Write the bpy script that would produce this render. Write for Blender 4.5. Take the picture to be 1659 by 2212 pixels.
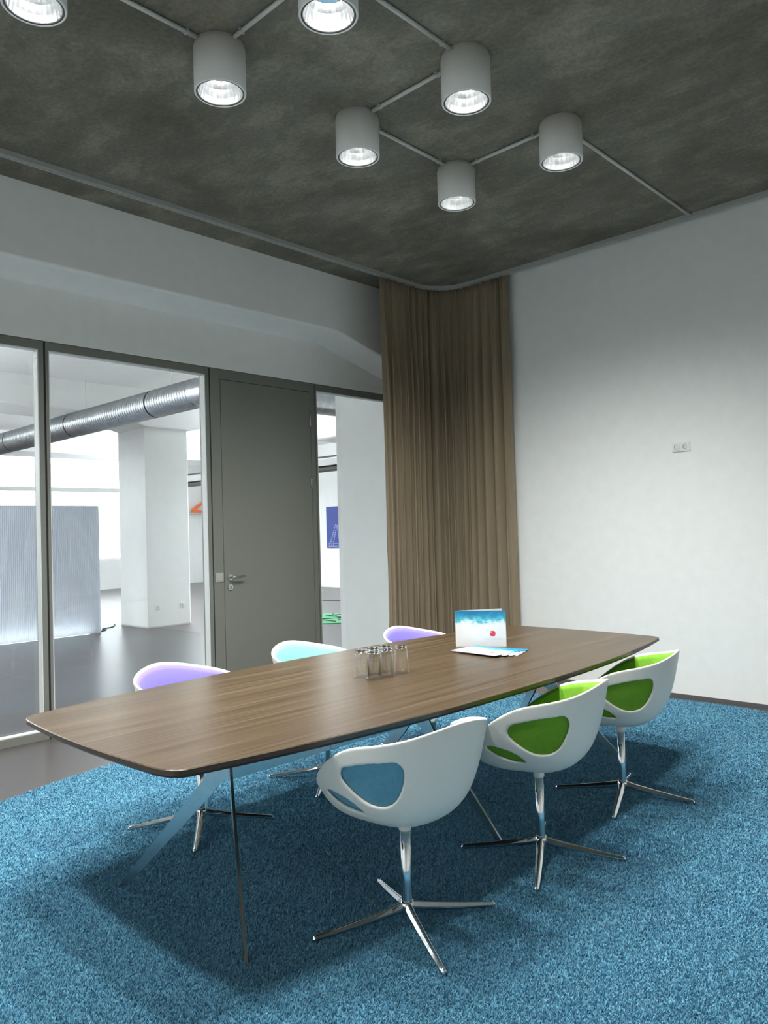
import bpy, bmesh, math, random
import numpy as np
from mathutils import Vector, Matrix
from mathutils.geometry import delaunay_2d_cdt

for o in list(bpy.data.objects): bpy.data.objects.remove(o)
scene = bpy.context.scene
COL = scene.collection
PI = math.pi
rng = np.random.default_rng(7)
random.seed(7)

# ------------------------------------------------------------------ camera
CAM = (5.69, 0.0, 1.45)
_f = 1658.18
_Y = Vector((1580.5, 3.0, -_f)).normalized()
_X = (-Vector((-1739.5, -90.0, -_f))).normalized()
_X = (_X - _Y * _X.dot(_Y)).normalized()
_Z = _X.cross(_Y)
camd = bpy.data.cameras.new('camera')
camd.sensor_fit = 'HORIZONTAL'; camd.sensor_width = 36.0; camd.lens = _f / 1659 * 36.0
camd.clip_start = 0.05; camd.clip_end = 100
cam = bpy.data.objects.new('camera', camd); COL.objects.link(cam)
cam.matrix_world = Matrix.Translation(CAM) @ Matrix((_X, _Y, _Z)).to_4x4()
scene.camera = cam

# ------------------------------------------------------------------ world, exposure
world = bpy.data.worlds.new('world'); scene.world = world; world.use_nodes = True
bg = world.node_tree.nodes['Background']
bg.inputs[0].default_value = (0.75, 0.85, 1.0, 1); bg.inputs[1].default_value = 0.6
vs = scene.view_settings
vs.view_transform = 'Standard'; vs.look = 'None'; vs.gamma = 1.0; vs.use_curve_mapping = False
vs.exposure = 0.12

LAMP_W = 86.0         # each ceiling spot
LAMP_COL = (0.98, 1.0, 0.965)
GAL_W = 700.0          # each gallery luminaire strip
WINDOW_E = 5.0         # daylight of the added panes on the far gallery wall

# ------------------------------------------------------------------ helpers
def link(o, parent=None):
    COL.objects.link(o)
    if parent is not None: o.parent = parent
    return o
def tag(o, label=None, cat=None, group=None, kind=None):
    if label: o['label'] = label
    if cat: o['category'] = cat
    if group: o['group'] = group
    if kind: o['kind'] = kind
    return o
def empty(name, loc=(0, 0, 0), rz=0.0, **kw):
    o = bpy.data.objects.new(name, None); link(o)
    o.location = loc; o.rotation_euler = (0, 0, rz); o.empty_display_size = 0.05
    return tag(o, **kw)

class MB:
    def __init__(s): s.v = []; s.f = []; s.sm = []
    def add(s, vs_, fs_, smooth=False):
        b = len(s.v); s.v += [tuple(map(float, p)) for p in vs_]
        s.f += [tuple(b + i for i in f) for f in fs_]; s.sm += [smooth] * len(fs_)
        return s
    def box(s, x0, x1, y0, y1, z0, z1):
        v = [(x, y, z) for z in (z0, z1) for y in (y0, y1) for x in (x0, x1)]
        return s.add(v, [(0, 2, 3, 1), (4, 5, 7, 6), (0, 1, 5, 4), (2, 6, 7, 3), (0, 4, 6, 2), (1, 3, 7, 5)])
    def prism(s, pts, axis, a0, a1, smooth=False):
        """closed outline extruded along an axis; pts are in the two other axes, in order"""
        n = len(pts)
        def mk(p, a):
            return {'x': (a, p[0], p[1]), 'y': (p[0], a, p[1]), 'z': (p[0], p[1], a)}[axis]
        v = [mk(p, a0) for p in pts] + [mk(p, a1) for p in pts]
        b = len(s.v); s.v += v
        s.f += [tuple(b + i for i in range(n - 1, -1, -1)), tuple(b + n + i for i in range(n))]; s.sm += [False, False]
        for i in range(n):
            j = (i + 1) % n; s.f.append((b + i, b + j, b + n + j, b + n + i)); s.sm.append(smooth)
        return s
    def lathe(s, prof, n=32, c=(0, 0, 0), smooth=True, close=False):
        b = len(s.v); m = len(prof)
        for k in range(n):
            a = 2 * PI * k / n
            for r, z in prof: s.v.append((c[0] + r * math.cos(a), c[1] + r * math.sin(a), c[2] + z))
        for k in range(n):
            k2 = (k + 1) % n
            for i in range(m if close else m - 1):
                i2 = (i + 1) % m
                s.f.append((b + k * m + i, b + k2 * m + i, b + k2 * m + i2, b + k * m + i2)); s.sm.append(smooth)
        return s
    def tube(s, path, r, n=10, caps=True):
        path = [Vector(p) for p in path]; b = len(s.v)
        rad = r if hasattr(r, '__len__') else [r] * len(path)
        prev = None
        for i, p in enumerate(path):
            t = (path[min(i + 1, len(path) - 1)] - path[max(i - 1, 0)]).normalized()
            if prev is None:
                up = Vector((0, 0, 1)) if abs(t.z) < .9 else Vector((1, 0, 0))
                u = t.cross(up).normalized()
            else:
                u = (prev - t * prev.dot(t)).normalized()
            prev = u; w = t.cross(u)
            for k in range(n):
                a = 2 * PI * k / n
                s.v.append(tuple(p + (u * math.cos(a) + w * math.sin(a)) * rad[i]))
        for i in range(len(path) - 1):
            for k in range(n):
                k2 = (k + 1) % n
                s.f.append((b + i * n + k, b + i * n + k2, b + (i + 1) * n + k2, b + (i + 1) * n + k)); s.sm.append(True)
        if caps:
            s.f.append(tuple(b + k for k in range(n - 1, -1, -1))); s.sm.append(False)
            e = b + (len(path) - 1) * n; s.f.append(tuple(e + k for k in range(n))); s.sm.append(False)
        return s
    def disc(s, c, r, n=32, z=0, flip=False):
        v = [(c[0] + r * math.cos(2 * PI * k / n), c[1] + r * math.sin(2 * PI * k / n), z) for k in range(n)]
        idx = tuple(range(n)); return s.add(v, [idx[::-1] if flip else idx])
    def mesh(s, name, mat):
        me = bpy.data.meshes.new(name); me.from_pydata(s.v, [], s.f); me.validate()
        if len(me.polygons) == len(s.sm): me.polygons.foreach_set('use_smooth', s.sm)
        bm = bmesh.new(); bm.from_mesh(me); bmesh.ops.recalc_face_normals(bm, faces=bm.faces); bm.to_mesh(me); bm.free()
        if mat: me.materials.append(mat)
        return me
    def build(s, name, mat, parent=None, bevel=0, **kw):
        o = bpy.data.objects.new(name, s.mesh(name, mat)); link(o, parent)
        if bevel:
            b = o.modifiers.new('bevel', 'BEVEL'); b.width = bevel; b.segments = 2; b.limit_method = 'ANGLE'; b.angle_limit = .6
        return tag(o, **kw)

def copy_tree(o, parent=None):
    c = o.copy(); link(c, parent)
    for ch in list(o.children): copy_tree(ch, c)
    return c
def apply_mods(o):
    dg = bpy.context.evaluated_depsgraph_get(); dg.update()
    me = bpy.data.meshes.new_from_object(o.evaluated_get(dg))
    o.modifiers.clear(); old = o.data; o.data = me; bpy.data.meshes.remove(old)
    return o

# ------------------------------------------------------------------ materials
class N:
    """small node-graph helper"""
    def __init__(s, name):
        s.m = bpy.data.materials.new(name); s.m.use_nodes = True; s.t = s.m.node_tree
        s.b = s.t.nodes['Principled BSDF']; s.out = s.t.nodes['Material Output']
    def n(s, typ, **kw):
        x = s.t.nodes.new(typ)
        for k, v in kw.items(): setattr(x, k, v)
        return x
    def l(s, a, b): s.t.links.new(a, b)
    def coord(s, scale=(1, 1, 1), rot=(0, 0, 0), kind='Object'):
        c = s.n('ShaderNodeTexCoord'); m = s.n('ShaderNodeMapping')
        m.inputs['Scale'].default_value = scale; m.inputs['Rotation'].default_value = rot
        s.l(c.outputs[kind], m.inputs['Vector']); return m.outputs['Vector']
    def noise(s, vec, scale, detail=4, rough=.55, dist=0):
        x = s.n('ShaderNodeTexNoise'); x.inputs['Scale'].default_value = scale; x.inputs['Detail'].default_value = detail
        x.inputs['Roughness'].default_value = rough; x.inputs['Distortion'].default_value = dist
        if vec is not None: s.l(vec, x.inputs['Vector'])
        return x.outputs['Fac']
    def ramp(s, fac, stops):
        x = s.n('ShaderNodeValToRGB'); e = x.color_ramp.elements
        while len(e) < len(stops): e.new(.5)
        for i, (p, c) in enumerate(stops): e[i].position = p; e[i].color = (*c, 1)
        s.l(fac, x.inputs['Fac']); return x.outputs['Color']
    def mix(s, fac, a, b, mode='MIX'):
        x = s.n('ShaderNodeMix', data_type='RGBA', blend_type=mode)
        for v, i in ((fac, 0), (a, 6), (b, 7)):
            if hasattr(v, 'is_linked'): s.l(v, x.inputs[i])
            elif i == 0: x.inputs[0].default_value = v
            else: x.inputs[i].default_value = (*v, 1)
        return x.outputs[2]
    def bump(s, h, strength=.2, dist=.01):
        x = s.n('ShaderNodeBump'); x.inputs['Strength'].default_value = strength; x.inputs['Distance'].default_value = dist
        s.l(h, x.inputs['Height']); s.l(x.outputs['Normal'], s.b.inputs['Normal'])
    def col(s, c):
        if hasattr(c, 'is_linked'): s.l(c, s.b.inputs['Base Color'])
        else: s.b.inputs['Base Color'].default_value = (*c, 1)
    def set(s, **kw):
        for k, v in kw.items(): s.b.inputs[k.replace('_', ' ')].default_value = v
        return s

def plain(name, c, rough=.5, metal=0.0, grain=0.04, scale=60, bump=0.0, **kw):
    """uniform colour with a faint procedural variation"""
    g = N(name); v = g.coord()
    nz = g.noise(v, scale, 3)
    lo = tuple(max(0, x * (1 - grain)) for x in c); hi = tuple(min(1, x * (1 + grain)) for x in c)
    g.col(g.ramp(nz, [(.3, lo), (.7, hi)])); g.set(Roughness=rough, Metallic=metal, **kw)
    if bump: g.bump(nz, bump, .002)
    return g.m

M = {}
M['wall'] = plain('white_plaster', (.86, .86, .84), .85, scale=9, grain=.02, bump=.05)
M['wall_white'] = plain('gallery_white', (.84, .84, .83), .85, scale=7, grain=.02)
M['frame'] = plain('grey_green_paint', (.175, .178, .155), .42, grain=.03)
M['frame_dark'] = plain('dark_joint', (.02, .02, .02), .7)
M['bead'] = plain('glazing_bead_grey', (.62, .64, .63), .45, grain=.02)
M['steel'] = plain('satin_steel', (.62, .62, .60), .28, 1.0, grain=.05)
M['chrome'] = plain('polished_chrome', (.80, .81, .82), .10, 1.0, grain=.02)
M['brushed'] = plain('brushed_steel_plate', (.66, .67, .68), .20, 1.0, grain=.06, scale=40)
M['shell'] = plain('white_moulded_plastic', (.87, .815, .745), .38, grain=.01)
M['can'] = plain('white_lamp_enamel', (.88, .87, .85), .45, grain=.02)
M['switch'] = plain('grey_switch_plastic', (.36, .36, .32), .4)
M['socket'] = plain('white_socket_plastic', (.80, .81, .80), .35, grain=.01)
M['socket_shade'] = plain('socket_recess_shade', (.30, .31, .31), .5)  # dark tone for the shadow inside the sockets, put into the colour
M['paper'] = plain('white_paper', (.78, .78, .78), .6, grain=.01)
M['skirting'] = plain('dark_skirting_gap', (.10, .095, .105), .7)
M['rail'] = plain('grey_rail_aluminium', (.50, .51, .49), .40, .3, grain=.05)
M['conduit'] = plain('grey_conduit', (.62, .61, .58), .45, .1, grain=.05)
M['lum_ring'] = plain('dark_lamp_ring', (.10, .10, .10), .5)
M['rubber'] = plain('black_rubber', (.015, .015, .015), .6)
M['cable'] = plain('dark_cable', (.05, .05, .05), .6)

def m_concrete():
    g = N('raw_concrete')
    v = g.coord(); big = g.noise(v, 1.3, 6, .6, .6); mid = g.noise(g.coord((1.0, 2.0, 1), (0, 0, .75)), 2.6, 10, .66, .25); fine = g.noise(v, 38, 5, .65)
    c1 = g.ramp(big, [(.30, (.142, .128, .098)), (.50, (.200, .184, .147)), (.70, (.285, .266, .220))])
    c2 = g.ramp(mid, [(.40, (.36, .36, .36)), (.53, (.47, .47, .47)), (.555, (.60, .59, .57)), (.66, (.66, .65, .62))])
    c = g.mix(.55, c1, c2, 'OVERLAY')
    c3 = g.ramp(fine, [(.35, (.38, .38, .37)), (.65, (.62, .62, .60))])
    c = g.mix(.7, c, c3, 'OVERLAY')
    vo = g.n('ShaderNodeTexVoronoi'); vo.inputs['Scale'].default_value = 9; g.l(g.coord((1, 1.6, 1), (0, 0, .5)), vo.inputs['Vector'])
    pit = g.ramp(vo.outputs['Distance'], [(.02, (.35, .34, .32)), (.07, (1, 1, 1))])
    c = g.mix(.35, c, pit, 'MULTIPLY')
    g.col(c); g.set(Roughness=.9)
    g.bump(mid, .35, .02); return g.m
M['concrete'] = m_concrete()

def m_floor():
    g = N('polished_screed')
    v = g.coord(); a = g.noise(v, .9, 3, .5); b = g.noise(v, 30, 4, .6)
    c = g.mix(.25, g.ramp(a, [(.3, (.078, .070, .070)), (.7, (.090, .081, .080))]), g.ramp(b, [(.3, (.42, .42, .42)), (.7, (.58, .58, .58))]), 'OVERLAY')
    g.col(c); g.set(Roughness=.33, Specular_IOR_Level=.20)
    return g.m
M['floor'] = m_floor()

def m_wood():
    g = N('walnut_veneer')
    v = g.coord((34, .30, 6)); a = g.noise(v, 2.6, 6, .6, .08); fine = g.noise(g.coord((150, 1.2, 20)), 3.0, 4, .6)
    streak = g.noise(g.coord((9, .15, 10)), 2.0, 3, .5)
    c = g.ramp(a, [(.30, (.040, .025, .013)), (.47, (.063, .041, .022)), (.58, (.084, .057, .032)), (.72, (.116, .082, .049))])
    c = g.mix(.55, c, g.ramp(fine, [(.35, (.34, .33, .32)), (.65, (.64, .63, .60))]), 'OVERLAY')
    c = g.mix(.45, c, g.ramp(streak, [(.38, (.36, .34, .33)), (.62, (.62, .62, .62))]), 'OVERLAY')
    g.col(c); g.set(Roughness=.34, Specular_IOR_Level=.36); g.bump(fine, .06, .001); return g.m
M['wood'] = m_wood()
M['wood_edge'] = plain('dark_walnut_edge', (.055, .030, .020), .4, grain=.25, scale=40)

def m_fabric(name, c, var=.18):
    g = N(name); v = g.coord()
    w = g.noise(v, 420, 2, .6); b = g.noise(v, 60, 4, .6)
    lo = tuple(x * (1 - var) for x in c); hi = tuple(min(1, x * (1 + var)) for x in c)
    g.col(g.mix(.35, g.ramp(w, [(.3, lo), (.7, hi)]), g.ramp(b, [(.3, lo), (.7, hi)])))
    g.set(Roughness=.95, Sheen_Weight=.05, Sheen_Roughness=.5); g.bump(w, .25, .001); return g.m
M['blue_fab'] = m_fabric('blue_felt', (.115, .315, .435))
M['green_fab'] = m_fabric('green_felt', (.150, .345, .018))
M['lilac_fab'] = m_fabric('lilac_felt', (.235, .19, .60), .08)
M['aqua_fab'] = m_fabric('aqua_felt', (.25, .58, .53), .08)

def m_curtain():
    g = N('taupe_curtain_cloth'); v = g.coord((1, 1, .3))
    w = g.noise(v, 300, 2); b = g.noise(g.coord((1, 1, .15)), 9, 4)
    c = g.mix(.5, g.ramp(w, [(.3, (.225, .172, .108)), (.7, (.310, .242, .160))]), g.ramp(b, [(.3, (.230, .176, .112)), (.7, (.305, .238, .156))]))
    g.col(c); g.set(Roughness=.9, Sheen_Weight=.2); g.bump(w, .15, .001); return g.m
M['curtain'] = m_curtain()

def m_carpet(name, pile):
    g = N(name)
    at = g.n('ShaderNodeAttribute', attribute_name='tuft'); v = g.coord()
    big = g.noise(v, 2.2, 5, .6, .4)
    src = at.outputs['Fac'] if pile else g.noise(v, 160, 3, .7)
    c = g.ramp(src, [(.0, (.060, .198, .315)), (.45, (.105, .320, .465)), (.8, (.18, .435, .565)), (1.0, (.33, .56, .66))])
    c = g.mix(.22, c, g.ramp(big, [(.3, (.36, .38, .42)), (.7, (.64, .64, .60))]), 'OVERLAY')
    g.col(c); g.set(Roughness=.9, Sheen_Weight=.3, Sheen_Roughness=.4)
    if not pile: g.bump(src, .8, .01)
    return g.m
M['carpet'] = m_carpet('blue_carpet_backing', False); M['pile'] = m_carpet('blue_carpet_pile', True)

def m_pane(name='clear_pane', ior=1.45, tint=(.94, .96, .95)):
    g = N(name); t = g.t; t.nodes.remove(g.b)
    tr = g.n('ShaderNodeBsdfTransparent'); tr.inputs[0].default_value = (*tint, 1)
    gl = g.n('ShaderNodeBsdfGlossy'); gl.inputs['Roughness'].default_value = .02; gl.inputs['Color'].default_value = (1, 1, 1, 1)
    fr = g.n('ShaderNodeFresnel'); ge = g.n('ShaderNodeNewGeometry'); mi = g.n('ShaderNodeMapRange')
    mi.inputs[3].default_value = ior; mi.inputs[4].default_value = 1 / ior; g.l(ge.outputs['Backfacing'], mi.inputs[0]); g.l(mi.outputs[0], fr.inputs['IOR'])
    mx = g.n('ShaderNodeMixShader'); g.l(fr.outputs[0], mx.inputs[0]); g.l(tr.outputs[0], mx.inputs[1]); g.l(gl.outputs[0], mx.inputs[2])
    g.l(mx.outputs[0], g.out.inputs[0]); return g.m
M['pane'] = m_pane()
M['thin_glass'] = m_pane('thin_tumbler_glass', 1.5, (.992, .995, .995))
def m_glass():
    g = N('drinking_glass'); g.col((1, 1, 1)); g.set(Roughness=0.0, Transmission_Weight=1.0, IOR=1.47); return g.m
M['glass'] = m_glass()
def m_emit(name, c, s):
    g = N(name); g.set(Emission_Strength=s); g.b.inputs['Emission Color'].default_value = (*c, 1); g.col((.8, .8, .8)); return g.m
M['bulb'] = m_emit('lamp_burner', (1, 1, .98), 160.0)
M['window_glow'] = m_emit('glowing_frosted_pane', (.88, .94, 1.0), WINDOW_E)  # emission added to brighten the far gallery wall
M['tube'] = m_emit('light_strip', (1, .99, .96), 6.0)
M['led'] = m_emit('led_strip', (.9, .96, 1.0), 14.0)
M['reflector'] = plain('faceted_aluminium', (.86, .87, .88), .16, 1.0, grain=.03)

def m_duct():
    g = N('spiral_galvanised_steel'); v = g.coord((1, 1, 1))
    a = g.noise(v, 14, 4); g.col(g.ramp(a, [(.3, (.44, .46, .48)), (.7, (.60, .62, .64))])); g.set(Metallic=1.0, Roughness=.30); return g.m
M['duct'] = m_duct()
def m_soft():
    g = N('translucent_white_pleats'); t = g.t
    g.col((.68, .70, .75)); g.set(Roughness=.6)
    tr = g.n('ShaderNodeBsdfTranslucent'); tr.inputs[0].default_value = (.85, .88, .93, 1)
    mx = g.n('ShaderNodeMixShader'); mx.inputs[0].default_value = .45
    g.l(g.b.outputs[0], mx.inputs[1]); g.l(tr.outputs[0], mx.inputs[2]); g.l(mx.outputs[0], g.out.inputs[0]); return g.m
M['soft'] = m_soft()
M['green_rug'] = plain('green_rug_pile', (.035, .19, .085), .9, grain=.15, scale=90)
M['black'] = plain('black_line', (.02, .02, .02), .8)
M['blue_print'] = plain('blue_print', (.012, .035, .24), .5, grain=.1, scale=5)
M['white_line'] = plain('pale_drawn_line', (.34, .40, .58), .6)
M['orange'] = plain('orange_paint', (.85, .14, .02), .5)
M['logo_red'] = plain('logo_red', (.62, .045, .09), .5)
M['logo_orange'] = plain('logo_orange', (.80, .30, .05), .5)
M['print_grey'] = plain('print_grey', (.60, .60, .61), .6)
M['lum_side'] = plain('luminaire_grey', (.55, .55, .54), .5)
M['lum_dark'] = plain('luminaire_dark', (.06, .055, .05), .6)

def m_brochure():
    g = N('brochure_cloud_print'); tc = g.n('ShaderNodeTexCoord'); sp = g.n('ShaderNodeSeparateXYZ')
    g.l(tc.outputs['Object'], sp.inputs[0])           # local: x 0..W, z 0..H
    nz = g.noise(tc.outputs['Object'], 17, 6, .6, .8)
    ad = g.n('ShaderNodeMath', operation='MULTIPLY_ADD'); g.l(nz, ad.inputs[0]); ad.inputs[1].default_value = -.115; g.l(sp.outputs[2], ad.inputs[2])
    mr = g.n('ShaderNodeMapRange'); g.l(ad.outputs[0], mr.inputs[0]); mr.inputs[1].default_value = .070; mr.inputs[2].default_value = .150
    c = g.ramp(mr.outputs[0], [(.0, (.76, .76, .77)), (.16, (.55, .72, .77)), (.32, (.08, .42, .52)), (.70, (.02, .26, .44)), (1, (.01, .16, .34))])
    g.col(c); g.set(Roughness=.4); return g.m
M['brochure'] = m_brochure()

# ================================================================== ROOM SHELL
HC = 3.95; YR = 6.33; XR = 6.75; YB = -1.0
def S_(name, mb, mat, parent=None, **kw): return mb.build(name, mat, parent, kind='structure', **kw)

S_('floor', MB().box(-15.6, XR + .2, YB - .2, 14.1, -.12, 0), M['floor'])
# meeting-room ceiling: subdivided raw concrete slab
S_('ceiling', MB().box(-.1, XR + .2, YB - .2, YR + .2, HC, HC + .2), M['concrete'])
S_('wall_right', MB().box(.06, XR + .2, YR, YR + .16, 0, HC), M['wall'])
S_('wall_rear', MB().box(-.1, XR + .2, YB - .16, YB, 0, HC), M['wall'])
S_('wall_camera_side', MB().box(XR, XR + .16, YB, YR, 0, HC), M['wall'])
FT = 2.928
wl = MB().box(-.22, 0, YB, YR + .16, FT, HC); wl.box(-.22, 0, YB, .2, 0, FT)
S_('wall_left', wl, M['wall'])
# haunched beam over the glass partition: soft lower edge, drops towards the column
def beam_mesh(x_face, x_back, prof, ztop, r=.05, drop=.015):
    """prof: list of (y, z_bottom). Front face at x_face with a rounded lower arris, underside rising back to x_back"""
    mb = MB(); sgn = 1 if x_face > x_back else -1
    sec = []
    for y, zb in prof:
        ring = [(x_back, ztop), (x_face, ztop), (x_face, zb + r)]
        for k in range(1, 6):
            a = PI / 2 * k / 5
            ring.append((x_face - sgn * r * (1 - math.cos(a)), zb + r - r * math.sin(a)))
        for k in range(1, 9):
            a = PI / 2 * k / 8
            ring.append((x_face - sgn * (r + (abs(x_face - x_back) - r) * math.sin(a)), zb - drop * (1 - math.cos(a))))
        sec.append([(x, y, z) for x, z in ring])
    n = len(sec[0])
    for ring in sec: mb.v += ring
    for i in range(len(sec) - 1):
        for k in range(n):
            k2 = (k + 1) % n; mb.f.append((i * n + k, i * n + k2, (i + 1) * n + k2, (i + 1) * n + k)); mb.sm.append(2 <= k <= 14)
    mb.f.append(tuple(range(n))); mb.sm.append(False); e = (len(sec) - 1) * n; mb.f.append(tuple(e + k for k in range(n - 1, -1, -1))); mb.sm.append(False)
    return mb
S_('trim_1', beam_mesh(.28, -.02, [(YB, 3.40), (4.95, 3.40), (5.08, 3.395), (5.18, 3.38), (5.28, 3.35), (5.72, 3.235), (6.0, 3.16), (6.2, 3.12), (YR, 3.10)], HC, .025, .11), M['wall'])
S_('baseboard_right', MB().box(.06, XR, YR - .012, YR + .001, 0, .028), M['skirting'])

# ------------------------------------------------------------------ glazed partition
def window_unit(name, y0, y1, sl, sr, label):
    root = empty(name, (0, (y0 + y1) / 2, 0)); root['kind'] = 'structure'; root['label'] = label
    yc = (y0 + y1) / 2
    def p(nm, mb, mat): return mb.build(nm, mat, root, bevel=.0015)
    zt, zb, d = FT - .005, .0, .10
    p('stile', MB().box(-d, 0, y0 - yc, y0 + sl - yc, zb, zt), M['frame'])
    p('stile', MB().box(-d, 0, y1 - sr - yc, y1 - yc, zb, zt), M['frame'])
    p('top_rail', MB().box(-d, 0, y0 + sl - yc, y1 - sr - yc, 2.862, zt), M['frame'])
    p('bottom_rail', MB().box(-d, 0, y0 + sl - yc, y1 - sr - yc, zb, .062), M['frame'])
    # light grey glazing beads lining the reveal
    b = .008
    p('glazing_bead', MB().box(-.068, -.003, y1 - sr - b - yc, y1 - sr - yc, .062, 2.862), M['bead'])
    p('glazing_bead', MB().box(-.068, -.003, y0 + sl - yc, y0 + sl + b - yc, .062, 2.862), M['bead'])
    p('glazing_bead', MB().box(-.068, -.003, y0 + sl + b - yc, y1 - sr - b - yc, 2.854, 2.862), M['bead'])
    p('glazing_bead', MB().box(-.068, -.003, y0 + sl + b - yc, y1 - sr - b - yc, .062, .070), M['bead'])
    MB().box(-.078, -.070, y0 + sl - yc, y1 - sr - yc, .062, 2.862).build('pane', M['pane'], root)
    return root
window_unit('window_1', .20, 2.371, .04, .036, 'glazed partition panel at the left edge of the photo')
window_unit('window_2', 2.386, 3.800, .022, .036, 'wide glazed partition panel left of the grey door')
window_unit('window_3', 5.028, YR - .005, .018, .04, 'narrow glazed partition panel between the door and the curtain')
for a, b in ((2.371, 2.386), (3.800, 3.812)):
    S_('trim_2' if a < 3 else 'trim_3', MB().box(-.09, -.012, a, b, 0, FT - .005), M['frame_dark'])

# ------------------------------------------------------------------ door
dr = empty('door_1', (0, 4.42, 0)); dr['kind'] = 'structure'; dr['label'] = 'tall grey-green flush door in the glazed partition'
def dbox(nm, mat, x0, x1, y0, y1, z0, z1, par=dr, bevel=.0015): return MB().box(x0, x1, y0 - 4.42, y1 - 4.42, z0, z1).build(nm, mat, par, bevel=bevel)
dbox('jamb', M['frame'], -.10, 0, 3.812, 3.914, 0, FT - .005)
dbox('jamb', M['frame'], -.10, 0, 4.966, 5.020, 0, FT - .005)
dbox('head', M['frame'], -.10, 0, 3.914, 4.966, 2.838, FT - .005)
dbox('backing', M['frame_dark'], -.095, -.05, 3.914, 4.966, .0, 2.838)
dbox('leaf', M['frame'], -.045, -.001, 3.9185, 4.9615, .006, 2.833)
for z in (2.555, 1.955):
    hb = MB(); hb.tube([(.006, 4.952 - 4.42, z - .06), (.006, 4.952 - 4.42, z + .06)], .008, 12); hb.build('hinge', M['steel'], dr)
hd = MB(); hd.tube([(0, 3.978 - 4.42, 1.08), (.010, 3.978 - 4.42, 1.08)], .026, 24); rose = hd.build('rose', M['steel'], dr)
lv = MB(); lv.tube([(.008, 3.978 - 4.42, 1.08), (.045, 3.978 - 4.42, 1.08), (.052, 3.985 - 4.42, 1.08), (.054, 4.00 - 4.42, 1.08), (.054, 4.105 - 4.42, 1.082)], [.011, .011, .011, .010, .008], 12)
lv.build('lever_handle', M['steel'], dr)
kb = MB(); kb.tube([(0, 3.976 - 4.42, .992), (.009, 3.976 - 4.42, .992)], .026, 24); key = kb.build('key_rose', M['steel'], dr)
MB().box(.0085, .0105, 3.971 - 4.42, 3.981 - 4.42, .975, 1.006).build('keyhole', M['frame_dark'], key)
sw = empty('light_switch', (0, 3.862, 1.085), label='square grey rocker light switch on the door jamb', cat='light switch')
MB().box(0, .009, -.041, .041, -.041, .041).build('frame', M['switch'], sw, bevel=.003)
MB().box(.009, .014, -.028, .028, -.028, .028).build('rocker', M['switch'], sw, bevel=.002)

# ------------------------------------------------------------------ sockets
def socket_plate(name, loc, axis, n, label, pitch=.071):
    r = empty(name, loc, label=label, cat='socket')
    if axis == 'y': r.rotation_euler = (0, 0, 0)         # plate on a y=const wall, facing -y
    else: r.rotation_euler = (0, 0, PI / 2)               # facing +x
    w = .081 + pitch * (n - 1)
    MB().box(-w / 2, w / 2, -.009, 0, -.0405, .0405).build('plate', M['socket'], r, bevel=.003)
    for i in range(n):
        cx = (i - (n - 1) / 2) * pitch
        s = MB(); s.box(cx - .0275, cx + .0275, -.0125, -.009, -.0275, .0275); so = s.build('insert', M['socket'], r, bevel=.002)
        q = MB(); k = 20
        q.prism([(cx + .0205 * math.cos(2 * PI * j / k), .0205 * math.sin(2 * PI * j / k)) for j in range(k)], 'y', -.0131, -.0122)  # dark disc behind an offset pale one: painted shadow of the round hollow
        q.build('recess_shade', M['socket_shade'], so)
        h = MB()
        h.prism([(cx + .004 + .0165 * math.cos(2 * PI * j / k), .0165 * math.sin(2 * PI * j / k)) for j in range(k)], 'y', -.0137, -.0128)
        h.build('well', M['socket'], so)
        g = MB(); g.box(cx - .019, cx + .018, -.0145, -.0134, -.0015, .0015); g.build('pin_shade', M['socket_shade'], so)  # dark bar completes the painted socket shadow
    return r
socket_plate('wall_socket', (3.095, YR, 2.083), 'y', 2, 'white double power socket high on the bare right wall')

# ------------------------------------------------------------------ curtain rail and curtain
RX, RY, RAD = .64, 6.225, .36
def rail_path(step=.05):
    p = [(RX, y) for y in np.arange(YB + .05, RY - RAD, .25)] + [(RX, RY - RAD)]
    for k in range(1, 12):
        a = PI - PI / 2 * k / 12
        p.append((RX + RAD + RAD * math.cos(a), RY - RAD + RAD * math.sin(a)))
    p += [(x, RY) for x in np.arange(RX + RAD, XR - .05, .25)]
    return p
rp = rail_path(); mb = MB()
pv = [Vector((*p, 0)) for p in rp]; W2 = .017
rows = []
for i, p in enumerate(pv):
    t = (pv[min(i + 1, len(pv) - 1)] - pv[max(i - 1, 0)]).normalized(); nrm = Vector((-t.y, t.x, 0))
    sec = [(-W2, HC), (-W2, HC - .034), (-.009, HC - .034), (-.009, HC - .026), (-.003, HC - .026), (-.003, HC - .034), (.006, HC - .034), (.006, HC - .042), (W2, HC - .042), (W2, HC)]
    rows.append([tuple(p + nrm * a + Vector((0, 0, z))) for a, z in sec])
n = len(rows[0])
for r in rows: mb.v += r
for i in range(len(rows) - 1):
    for k in range(n): k2 = (k + 1) % n; mb.f.append((i * n + k, i * n + k2, (i + 1) * n + k2, (i + 1) * n + k)); mb.sm.append(False)
mb.build('curtain_rail', M['rail'], label='grey aluminium curtain rail bending round the room corner on the ceiling', cat='curtain rail')

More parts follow.
